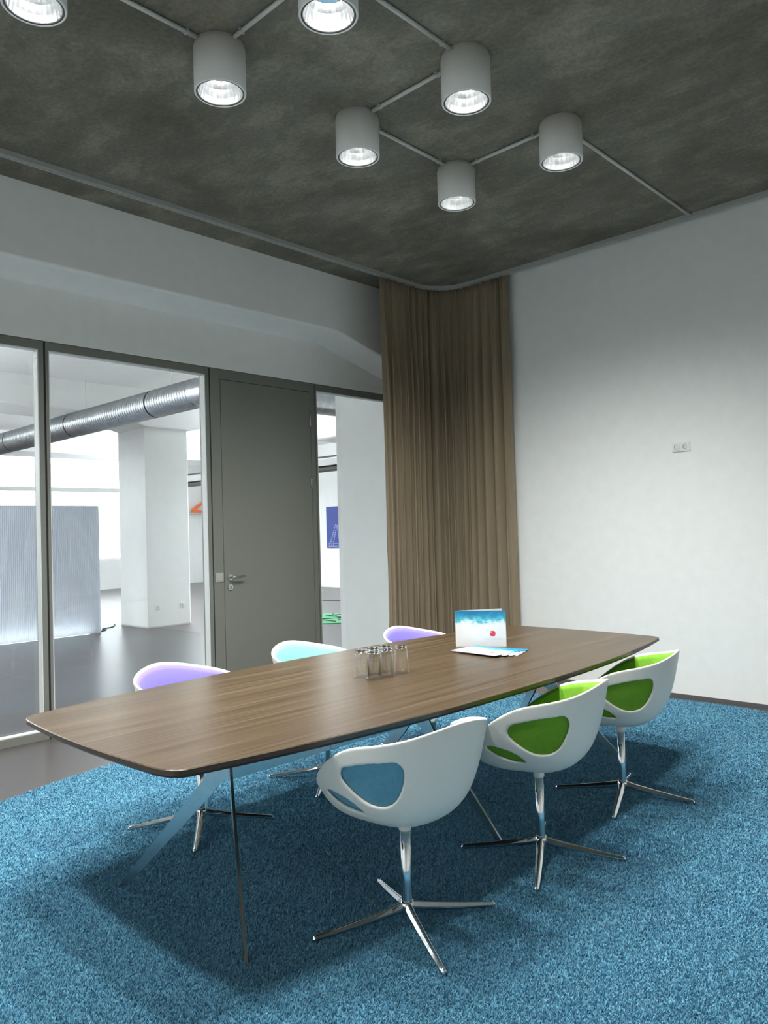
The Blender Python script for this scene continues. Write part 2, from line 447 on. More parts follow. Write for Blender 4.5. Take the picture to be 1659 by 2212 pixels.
def curtain():
    # centre line under the rail
    pts = [(RX, 5.335)]
    pts += [(RX, y) for y in np.linspace(5.36, RY - RAD, 12)]
    for k in range(1, 16):
        a = PI - PI / 2 * k / 15; pts.append((RX + RAD + RAD * math.cos(a), RY - RAD + RAD * math.sin(a)))
    pts += [(x, RY) for x in np.linspace(RX + RAD + .03, 1.475, 12)]
    pts = np.array(pts); seg = np.hypot(*np.diff(pts, axis=0).T); s = np.concatenate([[0], np.cumsum(seg)]); L = s[-1]
    NU, NV = 620, 44; NF = 17
    u = np.linspace(0, L, NU); cx = np.interp(u, s, pts[:, 0]); cy = np.interp(u, s, pts[:, 1])
    tx = np.gradient(cx); ty = np.gradient(cy); ln = np.hypot(tx, ty); tx /= ln; ty /= ln; nx, ny = ty, -tx       # normal into the room
    r = np.random.default_rng(3)
    # irregular pleats: widths drawn one by one, phase integrated
    w = r.uniform(.055, .125, 40); edges = np.concatenate([[0], np.cumsum(w)]); edges = edges / edges[NF] * L
    phase = np.interp(u, edges[:NF + 1], np.arange(NF + 1) * 2 * PI)
    amp = np.interp(u, edges[:NF + 1], r.uniform(.5, 1.0, NF + 1)); amp2 = np.interp(u, edges[:NF + 1], r.uniform(-.6, .6, NF + 1))
    fp = u * 2 * PI / .05
    z = np.linspace(HC - .045, .012, NV)
    V = np.zeros((NV, NU, 3))
    for j in range(NV):
        t = j / (NV - 1)
        a = (.018 + .050 * min(1, t * 4) + .010 * t) * amp
        ph = phase + .25 * math.sin(3 * t) + amp2 * t * 1.2
        wv = np.sin(ph); off = a * (2.0 * np.abs(np.sin(ph / 2)) ** .65 - 1.25) + .007 * np.sin(2.1 * ph + 2 * t) + .010 * math.exp(-t * 9) * np.sin(fp)
        tang = .30 * a * np.sin(ph)
        drift = .012 * np.sin(u * 5 + 3 * t) * t
        taper = np.clip(np.minimum(u, L - u) / .03, .2, 1)
        V[j, :, 0] = cx + nx * (off * taper + drift) + tx * tang
        V[j, :, 1] = cy + ny * (off * taper + drift) + ty * tang
        V[j, :, 2] = z[j]
    V[:, :, 1] = np.minimum(V[:, :, 1], YR - .02)
    me = bpy.data.meshes.new('curtain'); idx = np.arange(NU * NV).reshape(NV, NU)
    f = np.stack([idx[:-1, :-1], idx[1:, :-1], idx[1:, 1:], idx[:-1, 1:]], -1).reshape(-1, 4)
    me.from_pydata(V.reshape(-1, 3).tolist(), [], f.tolist()); me.polygons.foreach_set('use_smooth', [True] * len(f)); me.materials.append(M['curtain'])
    o = link(bpy.data.objects.new('curtain', me)); so = o.modifiers.new('solid', 'SOLIDIFY'); so.thickness = .003
    tag(o, 'floor-length taupe pleated curtain hanging in the room corner', 'curtain')
    # narrow pale hem strip down the right-hand edge
    e = V[:, -1, :]; mb = MB()
    for k in range(NV): mb.v += [(e[k, 0] + .001, e[k, 1] - .004, e[k, 2]), (e[k, 0] + .014, e[k, 1] + .02, e[k, 2]), (e[k, 0] + .017, e[k, 1] + .017, e[k, 2]), (e[k, 0] + .004, e[k, 1] - .007, e[k, 2])]
    for k in range(NV - 1):
        for q in range(4): q2 = (q + 1) % 4; mb.f.append((4 * k + q, 4 * k + q2, 4 * k + 4 + q2, 4 * k + 4 + q)); mb.sm.append(False)
    mb.build('hem', M['curtain'], o)
    return o
curtain()

# ------------------------------------------------------------------ ceiling lamps and conduits
LX0, LX1 = 2.465, 3.285
LYS = [.36, 1.33, 2.262, 3.245, 4.205]
CH, CR = .247, .131
def make_lamp():
    r = empty('ceiling_lamp', (0, 0, 0), cat='ceiling lamp', group='white cylinder downlights on the concrete ceiling')
    zb = -CH
    MB().lathe([(.0, 0), (CR - .006, 0), (CR - .006, -.018), (CR, -.020), (CR, zb + .004), (CR - .003, zb), (CR - .009, zb), (CR - .011, zb + .004), (CR - .011, -.03), (0, -.03)], 48).build('housing', M['can'], r)
    MB().lathe([(CR - .010, zb + .006), (CR - .010, zb + .002), (CR - .020, zb + .004), (CR - .020, zb + .010)], 48, close=True).build('rim_ring', M['lum_ring'], r)
    # faceted reflector cup
    rf = MB(); prof = [(CR - .021, zb + .006), (CR - .026, zb + .035), (CR - .036, zb + .075), (CR - .052, zb + .110), (.045, zb + .135)]
    rf.lathe(prof, 28, smooth=False); rf.build('reflector', M['reflector'], r)
    MB().lathe([(0, zb + .092), (.014, zb + .094), (.026, zb + .103), (.040, zb + .118), (.043, zb + .138), (.0, zb + .145)], 20).build('burner', M['bulb'], r)
    return r
lamp0 = make_lamp()
LL = {
 (0, 1): 'white cylinder downlight cut by the top left corner of the photo',
 (1, 2): 'glaring white cylinder downlight cut by the top edge of the photo',
 (0, 2): 'glowing white cylinder downlight second from left, with conduits leaving both sides',
 (1, 3): 'largest fully visible white downlight right of the glaring one',
 (0, 3): 'white cylinder downlight joined by conduits to two lamps on its right',
 (0, 4): 'smallest white cylinder downlight, deepest in the room near the curtain',
 (1, 4): 'rightmost white cylinder downlight, nearest the bare right wall',
 (1, 1): 'white cylinder downlight above the near end of the table, out of view',
 (0, 0): 'white cylinder downlight beside the photographer on the glass side, out of view',
 (1, 0): 'white cylinder downlight beside the photographer on the chair side, out of view'}
first = True
for (i, j), lab in LL.items():
    o = lamp0 if first else copy_tree(lamp0); first = False
    o.location = ((LX0, LX1)[i], LYS[j], HC); o['label'] = lab
    ld = bpy.data.lights.new('lamp_light', 'SPOT'); ld.energy = LAMP_W; ld.color = LAMP_COL
    ld.spot_size = math.radians(154); ld.spot_blend = 1.0; ld.shadow_soft_size = .10
    lo = link(bpy.data.objects.new('lamp_light', ld), o); lo.location = (0, 0, -CH + .030)
def conduit(a, b, label):
    a = Vector((*a, HC - .012)); b = Vector((*b, HC - .012)); mb = MB(); mb.tube([a, b], .0115, 12)
    o = mb.build('conduit', M['conduit'], label=label, cat='conduit', group='ceiling conduits')
    d = (b - a).normalized(); nn = Vector((-d.y, d.x, 0)); L = (b - a).length
    for t in (.06, L - .06):
        c = a + d * t; q = MB(); pts = []
        for s1 in (-1, 1):
            for s2 in (-1, 1): pts.append(tuple(c + d * .008 * s1 + nn * .016 * s2 + Vector((0, 0, -.002))))
        q.add([(x, y, z - .006) for x, y, z in pts] + [(x, y, HC) for x, y, z in pts], [(0, 1, 3, 2), (4, 6, 7, 5), (0, 4, 5, 1), (2, 3, 7, 6), (0, 2, 6, 4), (1, 5, 7, 3)])
        q.build('clip', M['rail'], o)
g = CR
def cx_(j, lab): conduit((LX0 + g, LYS[j]), (LX1 - g, LYS[j]), lab)
def cy_(i, j, lab): x = (LX0, LX1)[i]; conduit((x, LYS[j] + g), (x, LYS[j + 1] - g), lab)
cy_(0, 1, 'thin conduit running up to the top left edge from the second lamp')
cx_(2, 'thin conduit between the second lamp and the glaring lamp at the top edge')
cy_(1, 2, 'thin conduit from the glaring top lamp down to the largest visible lamp')
cx_(3, 'thin conduit between the two middle lamps')
cy_(0, 3, 'thin conduit from the middle lamp down to the smallest lamp')
cx_(4, 'thin conduit between the smallest lamp and the rightmost lamp')
conduit((LX1, LYS[4] + g), (LX1, RY - .02), 'long thin conduit from the rightmost lamp to the right wall')

# ================================================================== CARPET
EC, EA, EB = (3.3, 3.0), 2.37, 3.22
cp = MB().prism([(EC[0] + EA * math.cos(2 * PI * k / 120), EC[1] + EB * math.sin(2 * PI * k / 120)) for k in range(120)], 'z', 0, .005)
carpet = cp.build('carpet', M['carpet'], label='large oval blue shaggy carpet under the table', cat='carpet')
def pile():
    # tufts denser near the camera, sparser and wider far away
    N0 = 900000
    a = rng.uniform(0, 2 * PI, N0); rr = np.sqrt(rng.uniform(0, 1, N0)); x = EC[0] + EA * rr * np.cos(a); y = EC[1] + EB * rr * np.sin(a)
    d = np.hypot(x - CAM[0], y - CAM[1])
    keep = rng.uniform(0, 1, N0) < np.clip((2.5 / d) ** 1.3, .15, 1)
    # leave out what lies behind the photographer
    keep &= ((x - CAM[0]) * -.69 + (y - CAM[1]) * .724) > .6
    x, y, d = x[keep], y[keep], d[keep]; n = len(x)
    wide = np.clip(d / 3.0, .9, 1.7)
    NB = 2; V = []; F = []; T = []
    val = np.clip(rng.normal(.45, .20, n), 0, 1)
    base = 0; allv = []; 
    for b in range(NB):
        az = rng.uniform(0, 2 * PI, n); lean = rng.uniform(.1, .8, n); h = rng.uniform(.009, .015, n)
        w = .0016 * wide * rng.uniform(.8, 1.3, n)
        px, py = np.cos(az), np.sin(az); qx, qy = -py, px
        bx, by = x + rng.normal(0, .002, n), y + rng.normal(0, .002, n)
        reach = h * lean
        v = np.zeros((n, 4, 3))
        for k, (t, ww) in enumerate(((0, -1), (0, 1), (.6, 1.2), (1, -.3))):
            off = reach * t ** 1.6
            v[:, k, 0] = bx + px * off + qx * w * ww; v[:, k, 1] = by + py * off + qy * w * ww; v[:, k, 2] = .004 + h * t * (1 - .25 * t * lean)
        allv.append(v)
    v = np.stack(allv, 1).reshape(-1, 3); m = n * NB
    bi = np.arange(m)[:, None] * 4
    tri = np.concatenate([bi + np.array([0, 1, 2]), bi + np.array([0, 2, 3])], 1).reshape(-1, 3)
    me = bpy.data.meshes.new('pile'); me.vertices.add(len(v)); me.vertices.foreach_set('co', v.astype(np.float32).ravel())
    me.loops.add(tri.size); me.loops.foreach_set('vertex_index', tri.astype(np.int32).ravel())
    me.polygons.add(len(tri)); me.polygons.foreach_set('loop_start', np.arange(0, tri.size, 3, dtype=np.int32))
    me.update(calc_edges=True)
    at = me.attributes.new('tuft', 'FLOAT', 'POINT')
    tv = np.repeat(np.repeat(val, NB), 4) + np.tile(np.array([-.12, -.12, .02, .12]), m); at.data.foreach_set('value', np.clip(tv, 0, 1).astype(np.float32))
    me.materials.append(M['pile'])
    o = link(bpy.data.objects.new('pile', me), carpet); o['kind'] = 'stuff'; o['label'] = 'thick blue carpet pile'
pile()

# ================================================================== TABLE
TX, TY, TZ = 3.03, 2.957, .74
def table_outline(inset=0.0, nseg=24):
    HL = 1.755 - inset
    def hw(t): return .725 - .165 * abs(t) ** 2.4 - inset
    def ye(x): return HL - .03 * (x / .56) ** 2
    side = [(hw(t), t * HL) for t in np.linspace(-.955, .955, nseg)]
    P = []
    P += side                                        # right side upward
    xe = hw(.955); rc = .085
    def corner(sx, sy):
        p0 = np.array([xe, .955 * HL]); p2 = np.array([xe - rc - .02, ye(xe - rc - .02)]); pc = np.array([hw(1) + .002, ye(hw(1))])
        pts = []
        for k in range(1, 8):
            t = k / 8; q = (1 - t) ** 2 * p0 + 2 * t * (1 - t) * pc + t * t * p2; pts.append((sx * q[0], sy * q[1]))
        return pts, p2
    c1, p2 = corner(1, 1); P += c1
    ends = [(x, ye(x)) for x in np.linspace(p2[0], -p2[0], 11)]; P += ends
    c2, _ = corner(-1, 1); P += c2[::-1]
    P += [(-x, y) for x, y in side[::-1]]
    c3, _ = corner(-1, -1); P += c3
    P += [(-x, -y) for x, y in ends]
    c4, _ = corner(1, -1); P += c4[::-1]
    return P
tb = empty('conference_table', (TX, TY, 0), label='long boat-shaped walnut conference table on flat steel legs', cat='table')
top = MB(); o0 = table_outline(.003); o1 = table_outline(0); n = len(o1)
for pts, z in ((o0, TZ), (o1, TZ - .003), (o1, TZ - .004)): top.v += [(x, y, z) for x, y in pts]
top.f.append(tuple(range(n))); top.sm.append(False)
for k in range(2):
    for i in range(n): j = (i + 1) % n; top.f.append((k * n + i, (k + 1) * n + i, (k + 1) * n + j, k * n + j)); top.sm.append(False)
top.f.append(tuple(2 * n + i for i in range(n - 1, -1, -1))); top.sm.append(False)
ttop = top.build('tabletop', M['wood'], tb)
ed = MB(); o2 = table_outline(.018)
for pts, z in ((o1, TZ - .004), (o1, TZ - .018), (o2, TZ - .032)): ed.v += [(x, y, z) for x, y in pts]
for k in range(2):
    for i in range(n): j = (i + 1) % n; ed.f.append((k * n + i, (k + 1) * n + i, (k + 1) * n + j, k * n + j)); ed.sm.append(False)
ed.f.append(tuple(2 * n + i for i in range(n - 1, -1, -1))); ed.sm.append(False)
ed.build('edge_band', M['wood_edge'], ttop)
# flat steel base: three nodes joined by a beam on edge, blade legs in vertical radial planes
NX = .05
def blade(nm, cx, cy, ang, reach, parent):
    """vertical plate 10 mm thick; outline in (radial, z)"""
    inner = [(0, .470), (.018, .470), (.045, .450), (.075, .412), (reach - .040, .014), (reach - .034, .006), (reach - .004, .006)]
    outer = [(reach, .012), (.115, .465), (.085, .515), (.068, .555), (.060, .60), (.058, TZ - .027), (0, TZ - .027)]
    pts = inner + outer
    mb = MB(); th = .0055; ca, sa = math.cos(ang), math.sin(ang)
    for s in (-1, 1):
        mb.v += [(cx + r * ca - s * th * sa, cy + r * sa + s * th * ca, z) for r, z in pts]
    k = len(pts); mb.f.append(tuple(range(k))); mb.f.append(tuple(k + i for i in range(k - 1, -1, -1))); mb.sm += [False, False]
    for i in range(k): j = (i + 1) % k; mb.f.append((i, j, k + j, k + i)); mb.sm.append(False)
    return mb.build(nm, M['brushed'], parent)
yA, yB_, yC = 1.80 - TY, 2.93 - TY, 4.09 - TY
for yy, angs in ((yA, (-30, 210)), (yB_, (0, 180)), (yC, (30, 150))):
    for a in angs: blade('leg', NX, yy, math.radians(a), .51, tb)
for y0, y1 in ((yA, yB_), (yB_, yC)):
    r = .03
    pts = [(y0, .470), (y1, .470), (y1, TZ - .027), (y1 - .062, TZ - .027), (y1 - .065, .57), (y1 - .078, .543), (y1 - .10, .530), (y0 + .10, .530), (y0 + .078, .543), (y0 + .065, .57), (y0 + .062, TZ - .027), (y0, TZ - .027)]
    MB().prism(pts, 'x', NX - .0055, NX + .0055).build('beam', M['brushed'], tb)
    ym = (y0 + y1) / 2
    MB().box(NX - .012, NX + .012, ym - .02, ym + .02, .47, TZ - .026).build('strut', M['brushed'], tb, bevel=.002)

# ================================================================== CHAIRS
cR = [0.305, -0.0087, -0.0059, -0.0112, -0.0129, -0.0022]
cZ = [0.6492, -0.1687, -0.0381, -0.0071, 0.0092, 0.0015]
PRr = np.array([0, .15, .3, .45, .58, .70, .80, .88, .94, 1.0])
PFr = np.array([0, .18, .35, .52, .66, .775, .86, .92, .96, 1.0])
PZr = np.array([0, .004, .025, .085, .18, .32, .50, .68, .84, 1.0])
def smooth_interp(x, xp, fp):
    """cubic Hermite through the profile points"""
    m = np.gradient(fp, xp); i = np.clip(np.searchsorted(xp, x) - 1, 0, len(xp) - 2)
    hh = xp[i + 1] - xp[i]; t = (x - xp[i]) / hh
    return (2 * t**3 - 3 * t**2 + 1) * fp[i] + (t**3 - 2 * t**2 + t) * hh * m[i] + (-2 * t**3 + 3 * t**2) * fp[i + 1] + (t**3 - t**2) * hh * m[i + 1]
Z0 = .393
def shell_S(u, v):
    rho = np.hypot(u, v); th = np.arctan2(v, u)
    R = sum(c * np.cos(k * th) for k, c in enumerate(cR)); Z = sum(c * np.cos(k * th) for k, c in enumerate(cZ))
    rf = smooth_interp(rho, PRr, PFr); zf = smooth_interp(rho, PRr, PZr)
    return np.stack([R * rf * np.cos(th), R * rf * np.sin(th), Z0 + (Z - Z0) * zf], -1)
def shell_N(u, v, e=1e-3):
    a = shell_S(u + e, v) - shell_S(u - e, v); b = shell_S(u, v + e) - shell_S(u, v - e)
    n = np.cross(a, b); n /= np.maximum(np.linalg.norm(n, axis=-1, keepdims=True), 1e-9); return n      # points up / inwards
HOLE = [(0.077, 0.9), (-0.02, 0.932), (-0.336, 0.873), (-0.586, 0.724), (-0.657, 0.627), (-0.643, 0.584), (-0.58, 0.568), (-0.472, 0.574), (-0.34, 0.629), (-0.207, 0.704), (-0.069, 0.792), (0.039, 0.857)]
SLIT = [(0.403, 0.766), (0.311, 0.794), (0.146, 0.776), (0.0, 0.729), (-0.092, 0.627), (0.054, 0.655), (0.279, 0.717)]
def spline(P, per=5):
    P = np.array(P); n = len(P); out = []
    for i in range(n):
        p0, p1, p2, p3 = P[i - 1], P[i], P[(i + 1) % n], P[(i + 2) % n]
        for k in range(per):
            t = k / per
            out.append(.5 * ((2 * p1) + (-p0 + p2) * t + (2 * p0 - 5 * p1 + 4 * p2 - p3) * t * t + (-p0 + 3 * p1 - 3 * p2 + p3) * t**3))
    return np.array(out)
def inside(P, q):
    x, y = q[:, 0], q[:, 1]; r = np.zeros(len(q), bool); n = len(P)
    for i in range(n):
        x0, y0 = P[i]; x1, y1 = P[(i + 1) % n]
        c = ((y0 > y) != (y1 > y)); xi = x0 + (y - y0) / (y1 - y0 + 1e-12) * (x1 - x0); r ^= c & (x < xi)
    return r
def make_shell():
    loops = []
    for P in (HOLE, SLIT):
        s = spline(P, 8)
        for _ in range(10): s = .5 * s + .25 * (np.roll(s, 1, 0) + np.roll(s, -1, 0))
        loops += [s, s[::-1] * np.array([1, -1])]
    pts = []; edges = []
    nb = 300; b = [(math.cos(2 * PI * k / nb), math.sin(2 * PI * k / nb)) for k in range(nb)]
    pts += b; edges += [(i, (i + 1) % nb) for i in range(nb)]
    bl = [np.array(b)]
    for s in loops:
        k0 = len(pts); pts += [tuple(p) for p in s]; edges += [(k0 + i, k0 + (i + 1) % len(s)) for i in range(len(s))]; bl.append(s)
    inner = [(0, 0)]
    for r in np.arange(.04, .975, .04):
        k = max(6, int(2 * PI * r / .04)); inner += [(r * math.cos(2 * PI * (i + .5 * (int(r / .04) % 2)) / k), r * math.sin(2 * PI * (i + .5 * (int(r / .04) % 2)) / k)) for i in range(k)]
    inner = np.array(inner); allb = np.concatenate(bl)
    dist = np.sqrt(((inner[:, None] - allb[None]) ** 2).sum(-1)).min(1); ok = dist > .018
    for s in loops: ok &= ~inside(s, inner)
    pts += [tuple(p) for p in inner[ok]]
    res = delaunay_2d_cdt([Vector(p) for p in pts], edges, [], 0, 1e-6)
    V2 = np.array([tuple(p) for p in res[0]]); F = [tuple(f) for f in res[2]]
    cen = np.array([V2[list(f)].mean(0) for f in F]); drop = np.zeros(len(F), bool)
    for s in loops: drop |= inside(s, cen)
    F = [f for f, d in zip(F, drop) if not d]
    V3 = shell_S(V2[:, 0], V2[:, 1])
    me = bpy.data.meshes.new('shell'); me.from_pydata(V3.tolist(), [], F)
    bm = bmesh.new(); bm.from_mesh(me); bmesh.ops.recalc_face_normals(bm, faces=bm.faces); bm.to_mesh(me); bm.free()
    o = link(bpy.data.objects.new('shell', me))
    up = sum(p.normal.z for p in me.polygons) > 0
    m = o.modifiers.new('s', 'SOLIDIFY'); m.thickness = .0125; m.offset = -1 if not up else 1
    m = o.modifiers.new('r', 'REMESH'); m.mode = 'VOXEL'; m.voxel_size = .0040; m.use_smooth_shade = True
    m = o.modifiers.new('sm', 'SMOOTH'); m.factor = .5; m.iterations = 22
    apply_mods(o); o.data.materials.clear(); o.data.materials.append(M['shell']); o.data.polygons.foreach_set('use_smooth', [True] * len(o.data.polygons))
    return o
def make_liner(mat):
    nr, na = 40, 128; rh = np.linspace(0.0, .984, nr)[1:]
    U = [(0.0001, 0.0)]; 
    for r in rh: U += [(r * math.cos(2 * PI * k / na), r * math.sin(2 * PI * k / na)) for k in range(na)]
    U = np.array(U); S0 = shell_S(U[:, 0], U[:, 1]); n = shell_N(U[:, 0], U[:, 1])
    th = np.abs(np.degrees(np.arctan2(U[:, 1], U[:, 0]))); rho = np.hypot(U[:, 0], U[:, 1])
    pad = np.clip((th - 118) / 5, 0, 1); pad = pad * pad * (3 - 2 * pad) * np.clip((rho - .45) / .2, 0, 1) * .012
    edge = 1 - np.clip((rho - .90) / .084, 0, 1) ** 2
    A = S0 + n * .0128; B = S0 + n * (.0128 + .006 * (.35 + .65 * edge) + pad * (.4 + .6 * edge))[:, None]
    me = bpy.data.meshes.new('upholstery'); k = len(U); F = []
    def ring(i): return 1 + i * na
    for off, flip in ((0, True), (k, False)):
        for j in range(na):
            f = (off, off + ring(0) + j, off + ring(0) + (j + 1) % na); F.append(f[::-1] if flip else f)
            for i in range(nr - 2):
                f = (off + ring(i) + j, off + ring(i + 1) + j, off + ring(i + 1) + (j + 1) % na, off + ring(i) + (j + 1) % na); F.append(f[::-1] if flip else f)
    e = ring(nr - 2)
    for j in range(na): j2 = (j + 1) % na; F.append((e + j, e + j2, k + e + j2, k + e + j))
    me.from_pydata(np.concatenate([A, B]).tolist(), [], F); me.polygons.foreach_set('use_smooth', [True] * len(F)); me.materials.append(mat)
    return me
shell_obj = make_shell()
LINER = {c: make_liner(M[c + '_fab']) for c in ('blue', 'green', 'lilac', 'aqua')}
ZF = .012                    # the feet sink a little into the pile
def star_leg(ang):
    """tapering cast-aluminium arm: triangular section, higher at the hub"""
    mb = MB(); ca, sa = math.cos(ang), math.sin(ang)
    rows = []
    for r, w, zt, zb in ((.0, .017, .085, .052), (.03, .017, .078, .046), (.06, .0165, .070, .040), (.13, .0155, .056, .030), (.24, .013, .036, .014), (.33, .0105, .022, .003), (.348, .009, .019, .001), (.354, .005, .014, .001)):
        sec = [(-w, zb + (zt - zb) * .55), (-w * .45, zt - .002), (0, zt), (w * .45, zt - .002), (w, zb + (zt - zb) * .55), (w * .55, zb), (-w * .55, zb)]
        rows.append([(r * ca - s * sa, r * sa + s * ca, z + ZF) for s, z in sec])
    n = len(rows[0])
    for q in rows: mb.v += q
    for i in range(len(rows) - 1):
        for k in range(n): k2 = (k + 1) % n; mb.f.append((i * n + k, i * n + k2, (i + 1) * n + k2, (i + 1) * n + k)); mb.sm.append(k not in (0, 3))
    mb.f.append(tuple(range(n))); mb.f.append(tuple((len(rows) - 1) * n + k for k in range(n))); mb.sm += [False, False]
    return mb
COLL = MB().lathe([(0, .352), (.022, .352), (.0235, .356), (.0235, .374), (.030, .392), (.044, .402), (0, .404)], 28).mesh('collar', M['shell'])
POST = MB().lathe([(0, .055), (.020, .055), (.0215, .075), (.020, .10), (.0185, .16), (.0185, .353), (0, .354)], 28).mesh('post', M['chrome'])
HUB = MB().lathe([(0, .045), (.018, .045), (.026, .055), (.027, .080), (.022, .098), (0, .098)], 28).mesh('hub', M['chrome'])
LEGS = [star_leg(k * PI / 2).mesh('leg', M['chrome']) for k in range(4)]
def chair(c, face_deg, base_deg, fab, label):
    r = empty('swivel_chair', (c[0], c[1], 0), cat='chair', label=label, group='white bucket swivel chairs around the table')
    a = math.radians(face_deg); b = math.radians(base_deg)
    def part(nm, me, rz): o = link(bpy.data.objects.new(nm, me), r); o.rotation_euler = (0, 0, rz); return o
    part('shell', shell_obj.data, a); part('upholstery', LINER[fab], a)
    o = part('collar', COLL, 0); part('post', POST, 0); part('hub', HUB, 0)
    for k in range(4): part('leg', LEGS[k], b)
    return r
chair((3.757, 2.094), 175.5, 61.6, 'blue', 'white bucket swivel chair with blue upholstery, nearest the camera')
chair((3.81, 2.915), 191.6, 29, 'green', 'white bucket swivel chair with green upholstery, between the blue chair and the other green chair')
chair((3.744, 3.819), 194, 19.3, 'green', 'white bucket swivel chair with green upholstery, closest to the bare right wall')
chair((2.329, 2.145), 12, 52, 'lilac', 'white bucket swivel chair with lilac upholstery behind the near end of the table')
chair((2.285, 3.035), 10, 38, 'aqua', 'white bucket swivel chair with pale aqua upholstery behind the table middle')
chair((2.37, 3.90), 6, 30, 'lilac', 'white bucket swivel chair with lilac upholstery in front of the curtain')
bpy.data.objects.remove(shell_obj)

# ================================================================== TABLE-TOP OBJECTS
GH, GR0, GR1 = .126, .0375, .0285                     # upside down: the mouth stands on the table
def glass_mesh():
    t = .0016; zt = GH - .013
    out_ = [(GR0 + (GR1 - GR0) * k / 8, zt * k / 8) for k in range(9)]
    inn = [(r - t, z) for r, z in out_[::-1]]
    return MB().lathe(out_ + inn, 40, close=True).mesh('drinking_glass', M['thin_glass'])
BASE = MB().lathe([(0, GH - .0128), (GR1 - .004, GH - .0128), (GR1 - .0003, GH - .0126), (GR1 - .0006, GH - .003), (GR1 - .004, GH), (0, GH - .0006)], 40).mesh('base', M['glass'])
GM = glass_mesh()
for (x, y), lab in zip([(2.997, 2.638), (3.080, 2.640), (2.997, 2.725), (3.081, 2.727), (2.997, 2.812), (3.078, 2.836)],
        ['upturned drinking glass, leftmost of the cluster on the table', 'upturned drinking glass, front left and nearest the camera in the cluster', 'upturned drinking glass behind the nearest glass of the cluster',
         'upturned drinking glass, second in the front row from the right', 'upturned drinking glass standing farthest back in the cluster', 'upturned drinking glass, rightmost of the cluster on the table']):
    o = link(bpy.data.objects.new('drinking_glass', GM)); o.location = (x, y, TZ + .0003); o.scale = (1.08, 1.08, 1.08)
    tag(o, lab, 'glass', 'upturned drinking glasses on the table')
    link(bpy.data.objects.new('base', BASE), o)

BW, BH = .302, .215
def text_mesh(txt, size, mat, spacing=1.0):
    cu = bpy.data.curves.new('text', 'FONT'); cu.body = txt; cu.size = size; cu.extrude = .0001; cu.space_character = spacing; cu.align_x = 'CENTER'
    o = link(bpy.data.objects.new('text', cu)); dg = bpy.context.evaluated_depsgraph_get(); dg.update()
    me = bpy.data.meshes.new_from_object(o.evaluated_get(dg)); bpy.data.objects.remove(o); me.materials.clear(); me.materials.append(mat); return me
TXT = text_mesh('INNOVUM 212', .0165, M['print_grey'], 1.02)
def logo(par, y):
    pts = []
    for k in range(28):
        a = 2 * PI * k / 28; c, s = math.cos(a), math.sin(a)
        pts.append((.222 + .0165 * math.copysign(abs(c) ** .6, c) + .001 * s, .078 + .0165 * math.copysign(abs(s) ** .62, s) - .002 * c))
    MB().prism(pts, 'y', y - .0003, y).build('logo', M['logo_red'], par)
    MB().prism([(.2085, .080), (.2175, .079), (.2175, .0915), (.212, .0925), (.2085, .089)], 'y', y - .0005, y - .0003).build('logo', M['logo_orange'], par)
    t = link(bpy.data.objects.new('lettering', TXT), par); t.location = (.222, y - .0002, .041); t.rotation_euler = (PI / 2, 0, 0)
    MB().box(.186, .258, y - .0003, y, .0335, .0347).build('small_print', M['print_grey'], par)
# standing folded brochure
P0 = Vector((2.775, 3.658, TZ + .0005)); fd = math.atan2(.174, .266)
br = empty('brochure', P0, fd, label='white folded brochure with blue cloud print standing upright on the table', cat='brochure')
cv = MB().box(0, BW, 0, .0012, 0, BH).build('front_cover', M['brochure'], br)
logo(cv, 0)
bk = MB().box(0, BW, 0, .0012, 0, BH).build('back_cover', M['paper'], br); bk.rotation_euler = (0, 0, math.radians(24)); bk.location = (0, .0012, 0)
# fanned stack lying in front of it
fan = [((2.965, 3.485), 17.0), ((2.945, 3.480), 11.0), ((2.922, 3.473), 5.5), ((2.892, 3.466), -3.0)]
labs = ['lowest of the fanned brochures lying on the table', 'second lowest of the fanned brochures lying on the table', 'second from top of the fanned brochures lying on the table', 'topmost of the fanned brochures lying on the table, logo showing']
for k, ((x, y), a) in enumerate(fan):
    r = empty('brochure', (x, y, TZ + .0005 + k * .0034), math.radians(a), label=labs[k], cat='brochure', group='fanned brochures on the table')
    c = MB().box(0, BW, -.0012, 0, 0, BH).build('cover', M['brochure'], r); c.rotation_euler = (-PI / 2, 0, 0); c.location = (0, 0, .0018)
    c.scale = (1.06, 1, 1.06)
    # lying flat: cover local z runs along +y, face up
    MB().box(.0, BW * 1.055, .0, BH * 1.055, 0, .0006).build('pages', M['paper'], r)
    if k == 3: logo(c, -.0012)

# ================================================================== GALLERY BEYOND THE GLASS
GC = 3.82
S_('ceiling_gallery', MB().box(-15.6, -.22, YB - .2, 14.1, GC, GC + .2), M['wall_white'])
wf = MB().box(-15.5, -15.3, YB, 14.0, 0, GC); S_('wall_gallery_end', wf, M['wall_white'])
S_('wall_gallery_back', MB().box(-15.5, .3, 13.8, 14.0, 0, GC), M['wall_white'])
S_('wall_gallery_side', MB().box(-.22, -.06, YR + .16, 13.8, 0, GC), M['wall_white'])
S_('wall_gallery_near', MB().box(-15.5, -.2, YB - .16, YB, 0, GC), M['wall_white'])
# glowing panes added so the far gallery wall comes out very bright
wd = empty('added_window', (-15.3, 9.9, 0)); wd['kind'] = 'structure'; wd['label'] = 'glowing window strip added to brighten the far end of the gallery'
MB().box(.0, .02, -2.6, 2.6, .9, 2.78).build('pane', M['window_glow'], wd)
MB().box(.0, .02, -2.6, 2.6, 2.90, 3.72).build('pane', M['window_glow'], wd)
MB().box(.0, .05, -2.65, 2.65, 2.78, 2.90).build('transom', M['wall_white'], wd)
